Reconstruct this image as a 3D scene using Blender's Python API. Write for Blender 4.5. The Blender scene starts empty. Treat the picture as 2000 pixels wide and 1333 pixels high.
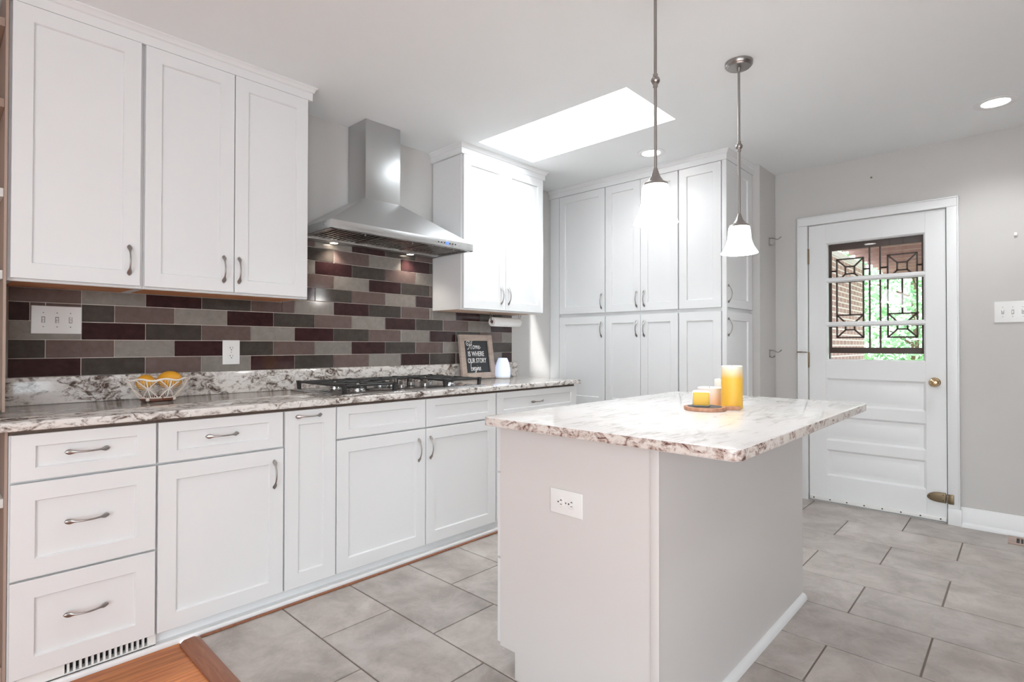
import bpy, bmesh, math, random
from mathutils import Matrix, Vector
random.seed(7)
S = bpy.context.scene
COL = S.collection
# ------------------------------------------------------------------ camera
YAW, PITCH, ROLL = 0.8075, 0.0098, 0.0015
F = Vector((math.sin(YAW)*math.cos(PITCH), math.cos(YAW)*math.cos(PITCH), math.sin(PITCH)))
R = Vector((math.cos(YAW), -math.sin(YAW), 0)); U = R.cross(F)
R2 = R*math.cos(ROLL)+U*math.sin(ROLL); U2 = -R*math.sin(ROLL)+U*math.cos(ROLL)
cd = bpy.data.cameras.new('camera'); cam = bpy.data.objects.new('camera', cd); COL.objects.link(cam)
cam.matrix_world = Matrix(((R2.x, U2.x, -F.x, 0), (R2.y, U2.y, -F.y, -3.0289), (R2.z, U2.z, -F.z, 1.1683), (0, 0, 0, 1)))
cd.sensor_width = 36; cd.lens = 1066.45/2000*36; cd.shift_x = 0.00904; cd.shift_y = -0.0014
cd.clip_start = .02; cd.clip_end = 200
S.camera = cam
# ------------------------------------------------------------------ world, colour management
W = bpy.data.worlds.new('sky'); S.world = W; W.use_nodes = True
wn = W.node_tree.nodes; wl = W.node_tree.links
bg = wn['Background']; bg.inputs['Color'].default_value = (.86, .93, 1, 1); bg.inputs['Strength'].default_value = 3.2
S.view_settings.view_transform = 'Standard'; S.view_settings.look = 'None'
S.view_settings.gamma = 1; S.view_settings.use_curve_mapping = False
S.view_settings.exposure = 0.75
# ------------------------------------------------------------------ lights: daylight at the skylight, added fill at unseen openings
def area(name, loc, rot, sx, sy, power, col=(1, 1, 1), spread=180):
    l = bpy.data.lights.new(name, 'AREA'); l.shape = 'RECTANGLE'; l.size = sx; l.size_y = sy
    l.energy = power; l.color = col; l.spread = math.radians(spread)
    o = bpy.data.objects.new(name, l); COL.objects.link(o); o.location = loc; o.rotation_euler = rot; return o
FILLWIN_BACK = [(-2.3, -1.3), (-1.1, -0.1)]        # made-up openings (x ranges) behind the camera, added for fill light
FILLWIN_LEFT = [(-4.9, -3.1)]     # made-up opening (y range) in the far left wall, also for fill
for a, b in FILLWIN_BACK:
    area('daylight_back', ((a+b)/2, -5.62, 1.14), (math.radians(90), 0, 0), b-a-.1, 2.1, 6, (.79, .945, 1))  # added fill from behind the camera
for a, b in FILLWIN_LEFT:
    area('daylight_left', (-2.62, (a+b)/2, 1.14), (math.radians(90), 0, math.radians(-90)), b-a-.1, 2.1, 26, (.79, .945, 1))  # added fill from the unseen left side
area('daylight_skylight', (2.775, -.975, 3.16), (0, 0, 0), .53, 1.08, 20, (.90, .97, 1))
sun = bpy.data.lights.new('sun', 'SUN'); sun.energy = 4; sun.angle = math.radians(3)
so = bpy.data.objects.new('sun', sun); COL.objects.link(so); so.rotation_euler = (math.radians(38), 0, math.radians(-35))

# ------------------------------------------------------------------ materials
def mat(name, col, rough=.5, metal=0, spec=.5, coat=0, emit=None, es=1.0):
    m = bpy.data.materials.new(name); m.use_nodes = True
    b = m.node_tree.nodes['Principled BSDF']
    b.inputs['Base Color'].default_value = (*col, 1); b.inputs['Roughness'].default_value = rough
    b.inputs['Metallic'].default_value = metal; b.inputs['Specular IOR Level'].default_value = spec
    b.inputs['Coat Weight'].default_value = coat; b.inputs['Coat Roughness'].default_value = .05
    if emit: b.inputs['Emission Color'].default_value = (*emit, 1); b.inputs['Emission Strength'].default_value = es
    return m
def nodes(m): return m.node_tree.nodes, m.node_tree.links, m.node_tree.nodes['Principled BSDF']
def coords(m, scale=(1, 1, 1), rot=(0, 0, 0)):
    n, l, b = nodes(m); g = n.new('ShaderNodeNewGeometry'); mp = n.new('ShaderNodeMapping')
    mp.inputs['Scale'].default_value = scale; mp.inputs['Rotation'].default_value = rot
    l.new(g.outputs['Position'], mp.inputs['Vector']); return mp.outputs[0], g
def noise(m, vec, scale, detail=4, rough=.55, dist=0):
    n, l, b = nodes(m); t = n.new('ShaderNodeTexNoise'); t.inputs['Scale'].default_value = scale
    t.inputs['Detail'].default_value = detail; t.inputs['Roughness'].default_value = rough; t.inputs['Distortion'].default_value = dist
    l.new(vec, t.inputs['Vector']); return t.outputs['Fac']
def ramp(m, fac, stops):
    n, l, b = nodes(m); r = n.new('ShaderNodeValToRGB'); e = r.color_ramp.elements
    e[0].position = stops[0][0]; e[0].color = (*stops[0][1], 1); e[1].position = stops[-1][0]; e[1].color = (*stops[-1][1], 1)
    for p_, c_ in stops[1:-1]:
        x = e.new(p_); x.color = (*c_, 1)
    l.new(fac, r.inputs[0]); return r.outputs[0]
def mixc(m, fac, a, b_, mode='MIX'):
    n, l, b = nodes(m); x = n.new('ShaderNodeMix'); x.data_type = 'RGBA'; x.blend_type = mode
    for s, v_ in ((x.inputs[0], fac), (x.inputs[6], a), (x.inputs[7], b_)):
        if hasattr(v_, 'links'): l.new(v_, s)
        elif isinstance(v_, tuple): s.default_value = (*v_, 1)
        else: s.default_value = v_
    return x.outputs[2]
def bump(m, fac, strength=.1, dist=.002):
    n, l, b = nodes(m); x = n.new('ShaderNodeBump'); x.inputs['Strength'].default_value = strength; x.inputs['Distance'].default_value = dist
    l.new(fac, x.inputs['Height']); l.new(x.outputs[0], b.inputs['Normal'])
def base(m, out): n, l, b = nodes(m); l.new(out, b.inputs['Base Color'])

def painted(name, col, rough, var=.03, nscale=2.0, bstr=.04):
    m = mat(name, col, rough); v, g = coords(m)
    f = noise(m, v, nscale, 3)
    base(m, ramp(m, f, [(.3, tuple(c*(1-var) for c in col)), (.7, tuple(min(1, c*(1+var)) for c in col))]))
    bump(m, noise(m, v, 220, 2), bstr, .0006); return m
M = {}
M['cab'] = painted('white_cabinet_paint', (.775, .772, .772), .30, .012)
M['isl'] = painted('island_offwhite_paint', (.68, .645, .625), .34, .012)  # pinker and darker than the cabinets, warm light put into the colour
M['ceil'] = painted('ceiling_paint', (.885, .905, .91), .9, .01, 1.5, .1)
M['wall'] = painted('wall_paint', (.60, .58, .56), .75, .02, 1.5, .12)
M['walldark'] = painted('taupe_wall_paint', (.24, .20, .175), .8, .02)  # unseen front wall darkened to cut bounce and tile reflections
M['trim'] = painted('trim_paint', (.82, .82, .82), .35, .01)
M['shelfpaint'] = painted('warm_shelf_paint', (.40, .29, .235), .6, .02)  # white shelving with warm dim light mixed into its colour
M['plastic'] = mat('white_plastic', (.82, .81, .79), .3)
M['dark'] = mat('dark_slot', (.02, .02, .02), .6)
M['gap'] = mat('cabinet_reveal', (.50, .47, .44), .7)

def brushed(name, col, rough, scl, metal=1):
    m = mat(name, col, rough, metal); v, g = coords(m, scl); f = noise(m, v, 90, 3)
    n, l, b = nodes(m); r = n.new('ShaderNodeMapRange'); r.inputs['To Min'].default_value = rough*.8; r.inputs['To Max'].default_value = rough*1.25
    l.new(f, r.inputs[0]); l.new(r.outputs[0], b.inputs['Roughness']); bump(m, f, .03, .0001); return m
M['steel'] = brushed('brushed_stainless_steel', (.58, .58, .58), .33, (.3, .3, 12))
M['nickel'] = brushed('satin_nickel', (.36, .335, .32), .30, (3, 3, 3))
M['steelflat'] = brushed('cooktop_stainless_steel', (.66, .67, .68), .16, (.2, 4, 4))
M['brass'] = mat('polished_brass', (.66, .49, .28), .18, 1)
M['oldbrass'] = brushed('tarnished_brass', (.23, .175, .11), .42, (2, 2, 2))
M['iron'] = mat('black_cast_iron', (.022, .020, .020), .42)
M['filter'] = brushed('filter_steel', (.42, .40, .38), .25, (4, .2, 4))

def granite(name, white, mid, dark, amt, rough_=.10, sc=(1, 1, 1), rot=(0, .8, 0), scale=13, fine=60):
    m = mat(name, white, rough_, 0, .5); n, l, b = nodes(m)
    v, g = coords(m, sc, rot); v2, _ = coords(m)
    def mth(op, a_, b_=None):
        x = n.new('ShaderNodeMath'); x.operation = op
        for s_, q in zip(x.inputs, (a_, b_)):
            if q is None: continue
            if hasattr(q, 'links'): l.new(q, s_)
            else: s_.default_value = q
        return x.outputs[0]
    big = noise(m, v2, 3.2, 2, .5, .3); f1 = noise(m, v, scale, 9, .68, .9); f2 = noise(m, v2, fine, 5, .7, .3)
    t = mth('ADD', f1, mth('MULTIPLY', mth('SUBTRACT', big, .5), .35)); t = mth('ADD', t, mth('MULTIPLY', mth('SUBTRACT', f2, .5), .22))
    o_ = (1-amt)*.10
    c = ramp(m, t, [(.36-o_, dark), (.425-o_, mid), (.475-o_, tuple(.5*a_+.5*c_ for a_, c_ in zip(mid, white))), (.53-o_, white), (.75, tuple(min(1, x*1.06) for x in white))])
    base(m, c); return m
M['granite'] = granite('mottled_granite', (.74, .70, .665), (.36, .31, .28), (.085, .055, .045), 1.0, sc=(1, 1, 1.7), scale=21, fine=85)
M['granite_top'] = granite('pale_veined_granite', (.82, .81, .80), (.68, .66, .64), (.55, .52, .49), .45, sc=(.8, 3.2, 1), rot=(0, 0, .9), scale=8, fine=50)
M['granite_edge'] = granite('rough_granite_edge', (.72, .66, .61), (.42, .31, .27), (.12, .055, .045), .9, .14, sc=(1, 1, 1.5), scale=26, fine=90)

def tiled(name, a, b_, rough, sc=7, bstr=.08, lo=.3, hi=.68):
    m = mat(name, a, rough, 0, .5); n, l, b = nodes(m); v, g = coords(m); f = noise(m, v, sc, 7, .65, .4)
    c = ramp(m, f, [(lo, a), (hi, b_)])
    hv = n.new('ShaderNodeMapRange'); hv.inputs['To Min'].default_value = .90; hv.inputs['To Max'].default_value = 1.08
    l.new(g.outputs['Random Per Island'], hv.inputs[0])
    cm = n.new('ShaderNodeVectorMath'); cm.operation = 'SCALE'; l.new(c, cm.inputs[0]); l.new(hv.outputs[0], cm.inputs['Scale'])
    base(m, cm.outputs[0]); bump(m, f, bstr, .002); return m
M['floortile'] = tiled('greige_porcelain_tile', (.355, .31, .28), (.52, .47, .435), .34, 5.5, .08, .38, .62)
def add_veins(m):
    n, l, b = nodes(m); src = b.inputs['Base Color'].links[0].from_socket; v, g = coords(m, (1, 1, 1), (0, 0, .7))
    f = noise(m, v, 5, 8, .6, 1.6); a = n.new('ShaderNodeMath'); a.operation = 'SUBTRACT'; a.inputs[1].default_value = .5; l.new(f, a.inputs[0])
    c = n.new('ShaderNodeMath'); c.operation = 'ABSOLUTE'; l.new(a.outputs[0], c.inputs[0]); r = n.new('ShaderNodeMapRange'); r.inputs['From Max'].default_value = .006; r.inputs['To Min'].default_value = .30; r.inputs['To Max'].default_value = 0; l.new(c.outputs[0], r.inputs[0])
    base(m, mixc(m, r.outputs[0], src, (.68, .64, .60)))
add_veins(M['floortile'])
M['grout'] = mat('brown_floor_grout', (.20, .16, .14), .8)
M['wgrout'] = mat('cream_wall_grout', (.72, .62, .55), .8)
TC = [((.030, .011, .012), (.050, .022, .023)), ((.050, .041, .035), (.078, .066, .058)), ((.125, .085, .076), (.165, .118, .107)), ((.215, .190, .168), (.28, .252, .228))]
for i, (a, b__) in enumerate(TC):
    M['bt%d' % i] = tiled('glazed_tile_%d' % i, a, b__, .09, 30, .03)
m = M['wood'] = mat('oak_strip_flooring', (.5, .2, .08), .42); n, l, b = nodes(m)
v, g = coords(m, (1.2, 22, 1)); f = noise(m, v, 3, 6, .6, .6)
c = ramp(m, f, [(.3, (.34, .085, .022)), (.7, (.70, .27, .085))])
hv = n.new('ShaderNodeMapRange'); hv.inputs['To Min'].default_value = .72; hv.inputs['To Max'].default_value = 1.2
l.new(g.outputs['Random Per Island'], hv.inputs[0]); cm = n.new('ShaderNodeVectorMath'); cm.operation = 'SCALE'
l.new(c, cm.inputs[0]); l.new(hv.outputs[0], cm.inputs['Scale']); base(m, cm.outputs[0])
def woodmat(name, a, b_, scl, rough=.45):
    m = mat(name, a, rough); v, g = coords(m, scl); f = noise(m, v, 4, 6, .6, .8)
    base(m, ramp(m, f, [(.3, a), (.7, b_)])); return m
M['thresh'] = woodmat('red_brown_wood', (.20, .065, .03), (.34, .13, .06), (20, 1.5, 10), .35)
M['subtop'] = woodmat('brown_plywood_edge', (.13, .085, .065), (.19, .125, .095), (6, 6, 3), .6)  # dark brown stands in for the shadow under the counter edge
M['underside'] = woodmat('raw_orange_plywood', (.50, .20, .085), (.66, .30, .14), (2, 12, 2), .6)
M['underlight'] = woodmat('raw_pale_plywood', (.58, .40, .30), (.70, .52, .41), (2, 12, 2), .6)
M['framewood'] = woodmat('greyed_wood', (.40, .31, .26), (.58, .48, .41), (3, 3, 14), .6)
M['boardwood'] = woodmat('acacia_wood', (.42, .19, .11), (.62, .34, .22), (12, 12, 3), .45)
M['walnut'] = woodmat('dark_walnut', (.12, .035, .015), (.22, .075, .035), (6, 6, 3), .35)
M['slate'] = mat('dark_slate', (.07, .075, .085), .6)
M['chalk'] = mat('chalkboard_black', (.030, .032, .036), .25)
M['ink'] = mat('white_lettering', (.85, .85, .85), .5)
M['rope'] = mat('white_wicker', (.82, .74, .67), .6)
M['lemon'] = mat('orange_yellow_peel', (.80, .38, .03), .38); bump(M['lemon'], noise(M['lemon'], coords(M['lemon'])[0], 260, 2), .25, .001)
M['paper'] = mat('white_paper', (.86, .86, .85), .9)
M['card'] = mat('cardboard_core', (.30, .17, .12), .8)
M['diff'] = mat('frosted_white_plastic', (.78, .83, .95), .35, emit=(.55, .68, 1), es=.25)
M['wax'] = mat('white_wax', (.86, .85, .80), .45)
M['yellow'] = mat('yellow_wax', (.86, .52, .07), .45)
def waxgrad(name, z0, z1, lo, hi):
    m = mat(name, lo, .45); n, l, b = nodes(m); g = n.new('ShaderNodeNewGeometry'); s = n.new('ShaderNodeSeparateXYZ')
    l.new(g.outputs['Position'], s.inputs[0]); r = n.new('ShaderNodeMapRange')
    r.inputs['From Min'].default_value = z0; r.inputs['From Max'].default_value = z1; l.new(s.outputs[2], r.inputs[0])
    base(m, ramp(m, r.outputs[0], [(0, lo), (1, hi)])); return m
M['pillar'] = waxgrad('yellow_dyed_wax', 1.035, 1.082, (.86, .50, .06), (.84, .83, .72))
M['orange'] = waxgrad('amber_dyed_wax', .915, .990, (.82, .45, .20), (.84, .78, .74))
M['glow'] = mat('frosted_glass_shade_lit', (.95, .93, .90), .3, emit=(.97, 1, 1), es=4.2)
M['lamp'] = mat('lit_lamp', (1, 1, 1), .3, emit=(1, .97, .93), es=9)
M['hoodlamp'] = mat('lit_hood_lamp', (1, 1, 1), .3, emit=(1, .90, .76), es=10)
M['blue'] = mat('blue_display', (.05, .1, .8), .3, emit=(.1, .2, 1), es=1)
def glassmat(name, tint=(1, 1, 1), ior=1.45):
    m = bpy.data.materials.new(name); m.use_nodes = True; n = m.node_tree.nodes; l = m.node_tree.links; n.clear()
    o = n.new('ShaderNodeOutputMaterial'); x = n.new('ShaderNodeMixShader'); t = n.new('ShaderNodeBsdfTransparent'); g = n.new('ShaderNodeBsdfGlossy')
    f = n.new('ShaderNodeFresnel'); f.inputs[0].default_value = ior; g.inputs['Roughness'].default_value = .02
    t.inputs[0].default_value = (*tint, 1); l.new(f.outputs[0], x.inputs[0]); l.new(t.outputs[0], x.inputs[1]); l.new(g.outputs[0], x.inputs[2]); l.new(x.outputs[0], o.inputs[0]); return m
M['glass'] = glassmat('window_glass')
M['grille'] = mat('brown_painted_iron', (.075, .045, .038), .5)
M['leafd'] = mat('green_leaf', (.16, .42, .10), .55)
n, l, b = nodes(M['leafd']); g = n.new('ShaderNodeNewGeometry')
base(M['leafd'], ramp(M['leafd'], g.outputs['Random Per Island'], [(0, (.16, .36, .17)), (.5, (.32, .55, .32)), (1, (.68, .82, .62))]))
M['bark'] = mat('bark', (.16, .10, .07), .9)
M['rafter'] = woodmat('brown_stained_timber', (.30, .18, .155), (.40, .25, .22), (3, 3, 3), .7)
M['ground'] = tiled('garden_ground', (.20, .30, .12), (.35, .42, .22), .9, 3)
m = M['brick'] = mat('red_brick', (.4, .2, .15), .85); n, l, b = nodes(m)
g = n.new('ShaderNodeNewGeometry'); s = n.new('ShaderNodeSeparateXYZ'); cmb = n.new('ShaderNodeCombineXYZ'); l.new(g.outputs['Position'], s.inputs[0])
l.new(s.outputs[0], cmb.inputs[0]); l.new(s.outputs[2], cmb.inputs[1]); bt = n.new('ShaderNodeTexBrick'); l.new(cmb.outputs[0], bt.inputs['Vector'])
bt.inputs['Color1'].default_value = (.46, .30, .265, 1); bt.inputs['Color2'].default_value = (.38, .24, .21, 1); bt.inputs['Mortar'].default_value = (.78, .74, .71, 1)
bt.inputs['Scale'].default_value = 1; bt.inputs['Brick Width'].default_value = .215; bt.inputs['Row Height'].default_value = .078; bt.inputs['Mortar Size'].default_value = .010
l.new(bt.outputs['Color'], b.inputs['Base Color'])

# ------------------------------------------------------------------ mesh builder
class MB:
    def __init__(self): self.v = []; self.f = []; self.mi = []; self.X = Matrix.Identity(4)
    def frame(self, o, x, y, z):
        x, y, z, o = Vector(x), Vector(y), Vector(z), Vector(o)
        self.X = Matrix(((x.x, y.x, z.x, o.x), (x.y, y.y, z.y, o.y), (x.z, y.z, z.z, o.z), (0, 0, 0, 1))); return self
    def add(self, vs, fs, mi=0):
        k = len(self.v); self.v += [self.X @ Vector(p) for p in vs]
        flip = self.X.to_3x3().determinant() < 0
        for f in fs:
            self.f.append([k+i for i in (reversed(f) if flip else f)]); self.mi.append(mi)
    def bm(self, b, mi=0):
        b.verts.index_update(); self.add([v.co.copy() for v in b.verts], [[v.index for v in f.verts] for f in b.faces], mi); b.free()
    def box(self, x0, x1, y0, y1, z0, z1, bv=0, mi=0, seg=2):
        x0, x1 = sorted((x0, x1)); y0, y1 = sorted((y0, y1)); z0, z1 = sorted((z0, z1))
        if not bv:
            vs = [(x, y, z) for x in (x0, x1) for y in (y0, y1) for z in (z0, z1)]
            self.add(vs, [(0, 1, 3, 2), (4, 6, 7, 5), (0, 4, 5, 1), (2, 3, 7, 6), (0, 2, 6, 4), (1, 5, 7, 3)], mi); return self
        b = bmesh.new(); bmesh.ops.create_cube(b, size=1)
        for v in b.verts: v.co = Vector(((x0+x1)/2+v.co.x*(x1-x0), (y0+y1)/2+v.co.y*(y1-y0), (z0+z1)/2+v.co.z*(z1-z0)))
        bmesh.ops.bevel(b, geom=b.edges[:], offset=bv, segments=seg, affect='EDGES', profile=.5); self.bm(b, mi); return self
    def prism(self, pts, z0, z1, mi=0, bv=0):
        b = bmesh.new(); vs = [b.verts.new((p[0], p[1], z0)) for p in pts]; f = b.faces.new(vs); f.normal_update()
        r = bmesh.ops.extrude_face_region(b, geom=[f]); bmesh.ops.translate(b, vec=(0, 0, z1-z0), verts=[e for e in r['geom'] if isinstance(e, bmesh.types.BMVert)])
        bmesh.ops.recalc_face_normals(b, faces=b.faces[:])
        if bv:
            es = [e for e in b.edges if abs(e.verts[0].co.z-e.verts[1].co.z) < 1e-6]; bmesh.ops.bevel(b, geom=es, offset=bv, segments=3, affect='EDGES', profile=.5)
        self.bm(b, mi); return self
    def lathe(self, prof, c=(0, 0, 0), seg=32, mi=0, cap0=True, cap1=True):
        vs = []; fs = []
        for r, z in prof:
            for i in range(seg):
                a = 2*math.pi*i/seg; vs.append((c[0]+r*math.cos(a), c[1]+r*math.sin(a), c[2]+z))
        for j in range(len(prof)-1):
            for i in range(seg):
                k = (i+1) % seg; fs.append((j*seg+i, j*seg+k, (j+1)*seg+k, (j+1)*seg+i))
        if cap0: fs.append(tuple(range(seg))[::-1])
        if cap1: fs.append(tuple((len(prof)-1)*seg+i for i in range(seg)))
        self.add(vs, fs, mi); return self
    def tube(self, pts, r, seg=8, mi=0, closed=False, flat=1.0):
        pts = [Vector(p) for p in pts]; n = len(pts); vs = []; fs = []; up = None
        for i, p in enumerate(pts):
            if closed: t = pts[(i+1) % n]-pts[i-1]
            else: t = pts[min(i+1, n-1)]-pts[max(i-1, 0)]
            t.normalize()
            if up is None: up = Vector((0, 0, 1)) if abs(t.z) < .9 else Vector((1, 0, 0))
            a = t.cross(up).normalized(); bb = a.cross(t).normalized(); up = bb
            rr = r[i] if isinstance(r, (list, tuple)) else r
            for k in range(seg):
                an = 2*math.pi*k/seg; vs.append(p+a*math.cos(an)*rr+bb*math.sin(an)*rr*flat)
        m_ = n if closed else n-1
        for i in range(m_):
            j = (i+1) % n
            for k in range(seg): q = (k+1) % seg; fs.append((i*seg+k, i*seg+q, j*seg+q, j*seg+k))
        if not closed: fs.append(tuple(range(seg))[::-1]); fs.append(tuple((n-1)*seg+k for k in range(seg)))
        self.add(vs, fs, mi); return self
    def ball(self, c, r, mi=0, sc=(1, 1, 1), seg=20):
        b = bmesh.new(); bmesh.ops.create_uvsphere(b, u_segments=seg, v_segments=seg//2, radius=r)
        for v in b.verts: v.co = Vector((c[0]+v.co.x*sc[0], c[1]+v.co.y*sc[1], c[2]+v.co.z*sc[2]))
        self.bm(b, mi); return self
    def plate(self, us, zs, cells, T=.02, recess=None, hole=None, ch=.0015, mi=0):
        """front plate in (x=u, y=z, z=out); cells = set of (i,j) that are recessed panels or holes; back at -T"""
        nu, nz = len(us)-1, len(zs)-1
        def ring(a0, a1, b0, b1, d): return [(a0, b0, d), (a1, b0, d), (a1, b1, d), (a0, b1, d)]
        def band(rings, fill=True):
            vs = [p for r in rings for p in r]; fs = []
            for j in range(len(rings)-1):
                for i in range(4): k = (i+1) % 4; fs.append((j*4+i, j*4+k, (j+1)*4+k, (j+1)*4+i))
            if fill: q = (len(rings)-1)*4; fs.append((q, q+1, q+2, q+3))
            self.add(vs, fs, mi)
        recess = recess or [(0, 0), (.0012, -.0015), (.0035, -.0105)]
        for i in range(nu):
            for j in range(nz):
                a0, a1, b0, b1 = us[i], us[i+1], zs[j], zs[j+1]
                if (i, j) in cells:
                    if hole: band([ring(a0+k, a1-k, b0+k, b1-k, d) for k, d in ((0, 0), (.004, -.004), (.010, -.012), (.010, -T))], False)
                    else: band([ring(a0+k, a1-k, b0+k, b1-k, d) for k, d in recess])
                else:
                    e0 = a0+ch if i == 0 else a0; e1 = a1-ch if i == nu-1 else a1; g0 = b0+ch if j == 0 else b0; g1 = b1-ch if j == nz-1 else b1
                    self.add(ring(e0, e1, g0, g1, 0), [(0, 1, 2, 3)], mi)
        U0, U1, Z0, Z1 = us[0], us[-1], zs[0], zs[-1]
        vs = ring(U0, U1, Z0, Z1, -T)+ring(U0, U1, Z0, Z1, -ch)+ring(U0+ch, U1-ch, Z0+ch, Z1-ch, 0)
        fs = []
        for j in range(2):
            for i in range(4): k = (i+1) % 4; fs.append((j*4+i, j*4+k, (j+1)*4+k, (j+1)*4+i))
        if not hole: fs.append((3, 2, 1, 0))
        self.add(vs, fs, mi); return self
    def build(self, name, mats, parent=None, kind=None, sharp=35):
        off = Vector((0, 0, 0)); q = parent
        while q is not None: off += q.location; q = q.parent
        me = bpy.data.meshes.new(name); me.from_pydata([tuple(v-off) for v in self.v], [], self.f)
        mats = mats if isinstance(mats, (list, tuple)) else [mats]
        for x in mats: me.materials.append(x)
        me.polygons.foreach_set('material_index', self.mi); me.polygons.foreach_set('use_smooth', [True]*len(self.f))
        me.update(); me.set_sharp_from_angle(angle=math.radians(sharp))
        o = bpy.data.objects.new(name, me); COL.objects.link(o)
        if parent is not None: o.parent = parent
        if kind: o['kind'] = kind
        return o
def thing(name, loc, label, cat, group=None):
    o = bpy.data.objects.new(name, None); COL.objects.link(o); o.location = loc; o.empty_display_size = .1
    return tag(o, label, cat, group)
def tag(o, label, cat, group=None):
    o['label'] = label; o['category'] = cat
    if group: o['group'] = group
    return o
def struct(name, mb, m_, parent=None): return mb.build(name, m_, parent, None if parent else 'structure')

# ------------------------------------------------------------------ room shell
CE = 2.517; XD = 4.617; XL = -2.6; YB = -5.6; YH = -1.603
b = MB(); HX0, HX1, HY0, HY1 = 2.50, 3.055, -1.53, -.412
b.box(XL-.15, HX0, YB-.15, .15, CE, CE+.1); b.box(HX1, XD+.15, YB-.15, .15, CE, CE+.1); b.box(HX0, HX1, YB-.15, HY0, CE, CE+.1); b.box(HX0, HX1, HY1, .15, CE, CE+.1)
struct('ceiling', b, M['ceil'])
w1 = struct('window_1', MB().box(HX0-.02, HX0, HY0-.02, HY1+.02, CE+.1, 3.25).box(HX1, HX1+.02, HY0-.02, HY1+.02, CE+.1, 3.25).box(HX0, HX1, HY0-.02, HY0, CE+.1, 3.25).box(HX0, HX1, HY1, HY1+.02, CE+.1, 3.25), M['trim'])
struct('skylight_glass', MB().box(HX0, HX1, HY0, HY1, 3.21, 3.216), M['glass'], w1)
struct('wall_back', MB().box(XL-.15, XD+.15, 0, .15, 0, CE), M['wall'])
struct('wall_side', MB().box(4.262, XD, YH, -.002, 0, CE-.001), M['wall'])
# door wall with the door opening
DY0, DY1, DZ = -2.654, -1.839, 2.075
b = MB(); b.box(XD, XD+.13, YB, DY0-.004, 0, CE); b.box(XD, XD+.13, DY1+.004, YH, 0, CE); b.box(XD, XD+.13, DY0-.004, DY1+.004, DZ+.004, CE)
struct('wall_right', b, M['wall'])
def wall_fill_openings(nm, ranges, lo, hi, z0, z1, along):
    b = MB(); t = .15
    def put(a0, a1, c0, c1):
        if along == 'x': b.box(a0, a1, YB-t, YB, c0, c1)
        else: b.box(XL-t, XL, a0, a1, c0, c1)
    cur = lo
    for a0, a1 in ranges:
        put(cur, a0, 0, CE); put(a0, a1, 0, z0); put(a0, a1, z1, CE); cur = a1
    put(cur, hi, 0, CE); struct(nm, b, M['wall'] if along == 'y' else M['walldark'])
wall_fill_openings('wall_front', FILLWIN_BACK, XL-.15, XD+.15, .05, 2.25, 'x')
wall_fill_openings('wall_left', FILLWIN_LEFT, YB, 0, .05, 2.25, 'y')
k = 2
for a0, a1 in FILLWIN_BACK:
    b = MB(); b.box(a0, a0+.05, YB-.06, YB+.02, .05, 2.25).box(a1-.05, a1, YB-.06, YB+.02, .05, 2.25).box(a0, a1, YB-.06, YB+.02, .05, .10).box(a0, a1, YB-.06, YB+.02, 2.2, 2.25)
    struct('window_%d' % k, b, M['trim']); k += 1  # unseen window frames added around the fill lights
for a0, a1 in FILLWIN_LEFT:
    b = MB(); b.box(XL-.06, XL+.02, a0, a0+.05, .05, 2.25).box(XL-.06, XL+.02, a1-.05, a1, .05, 2.25).box(XL-.06, XL+.02, a0, a1, .05, .10).box(XL-.06, XL+.02, a0, a1, 2.2, 2.25)
    struct('window_%d' % k, b, M['trim']); k += 1  # made-up frame around the left fill light

# tiled floor: staggered 35 x 58 cm tiles laid with their long side towards the tiled wall
XT = .742
lines = [XT-.01, 1.08, 1.412, 1.760, 2.108, 2.42, 2.775, 3.135, 3.503, 3.855, 4.230, XD+.02]
b = MB(); b.box(XT-.01, XD+.13, YB, 0, -.06, -.0035, mi=1); gw = .0032
for i in range(len(lines)-1):
    ph = -1.0 if i % 2 == 1 else -1.2925
    y = ph+.585*3
    while y > YB:
        y0, y1 = max(y-.585, YB), min(y, 0)
        if abs(y1+.7075) < .01: y1 = 0
        elif abs(y0+.7075) < .01: y0 = y1
        if y1-y0 > .02: b.box(lines[i]+gw, lines[i+1]-gw, y0+gw, y1-gw, -.03, 0, .0015, 0, 1)
        y -= .585
struct('floor', b, [M['floortile'], M['grout']])
b = MB(); y = YB; r = random.Random(3)
while y < 0:
    x = XL-.15+r.random()*.4-.5
    while x < .68:
        L_ = .5+r.random()*.8; b.box(max(x, XL-.15)+.0004, min(x+L_, .68)-.0004, y+.0004, min(y+.057, 0)-.0004, -.02, 0, .0006, 0, 1) if x+L_ > XL and x < .66 else None; x += L_
    y += .057
struct('floor_wood', b, M['wood'])
b = MB().frame((0, 0, 0), (1, 0, 0), (0, 0, 1), (0, -1, 0)); b.prism([(.672, 0), (.672, .006), (.688, .016), (.722, .018), (.742, .010), (.748, 0.0)], .655, -YB)
o = b.build('trim_1', M['thresh']); o['kind'] = 'structure'
# baseboards
def baseboard(nm, f):
    b = MB(); b.frame(*f[0]); L_ = f[1]
    b.prism([(0, 0), (0, .125), (.006, .123), (.010, .112), (.012, .098), (.014, .095), (.014, .03), (.028, .022), (.031, .012), (.031, 0)], 0, L_)
    o = b.build(nm, M['trim']); o['kind'] = 'structure'
baseboard('baseboard_right', (((XD, -2.722, 0), (-1, 0, 0), (0, 0, 1), (0, -1, 0)), 2.87))
baseboard('baseboard_back', (((3.315, 0, 0), (0, -1, 0), (0, 0, 1), (1, 0, 0)), .44))

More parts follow.
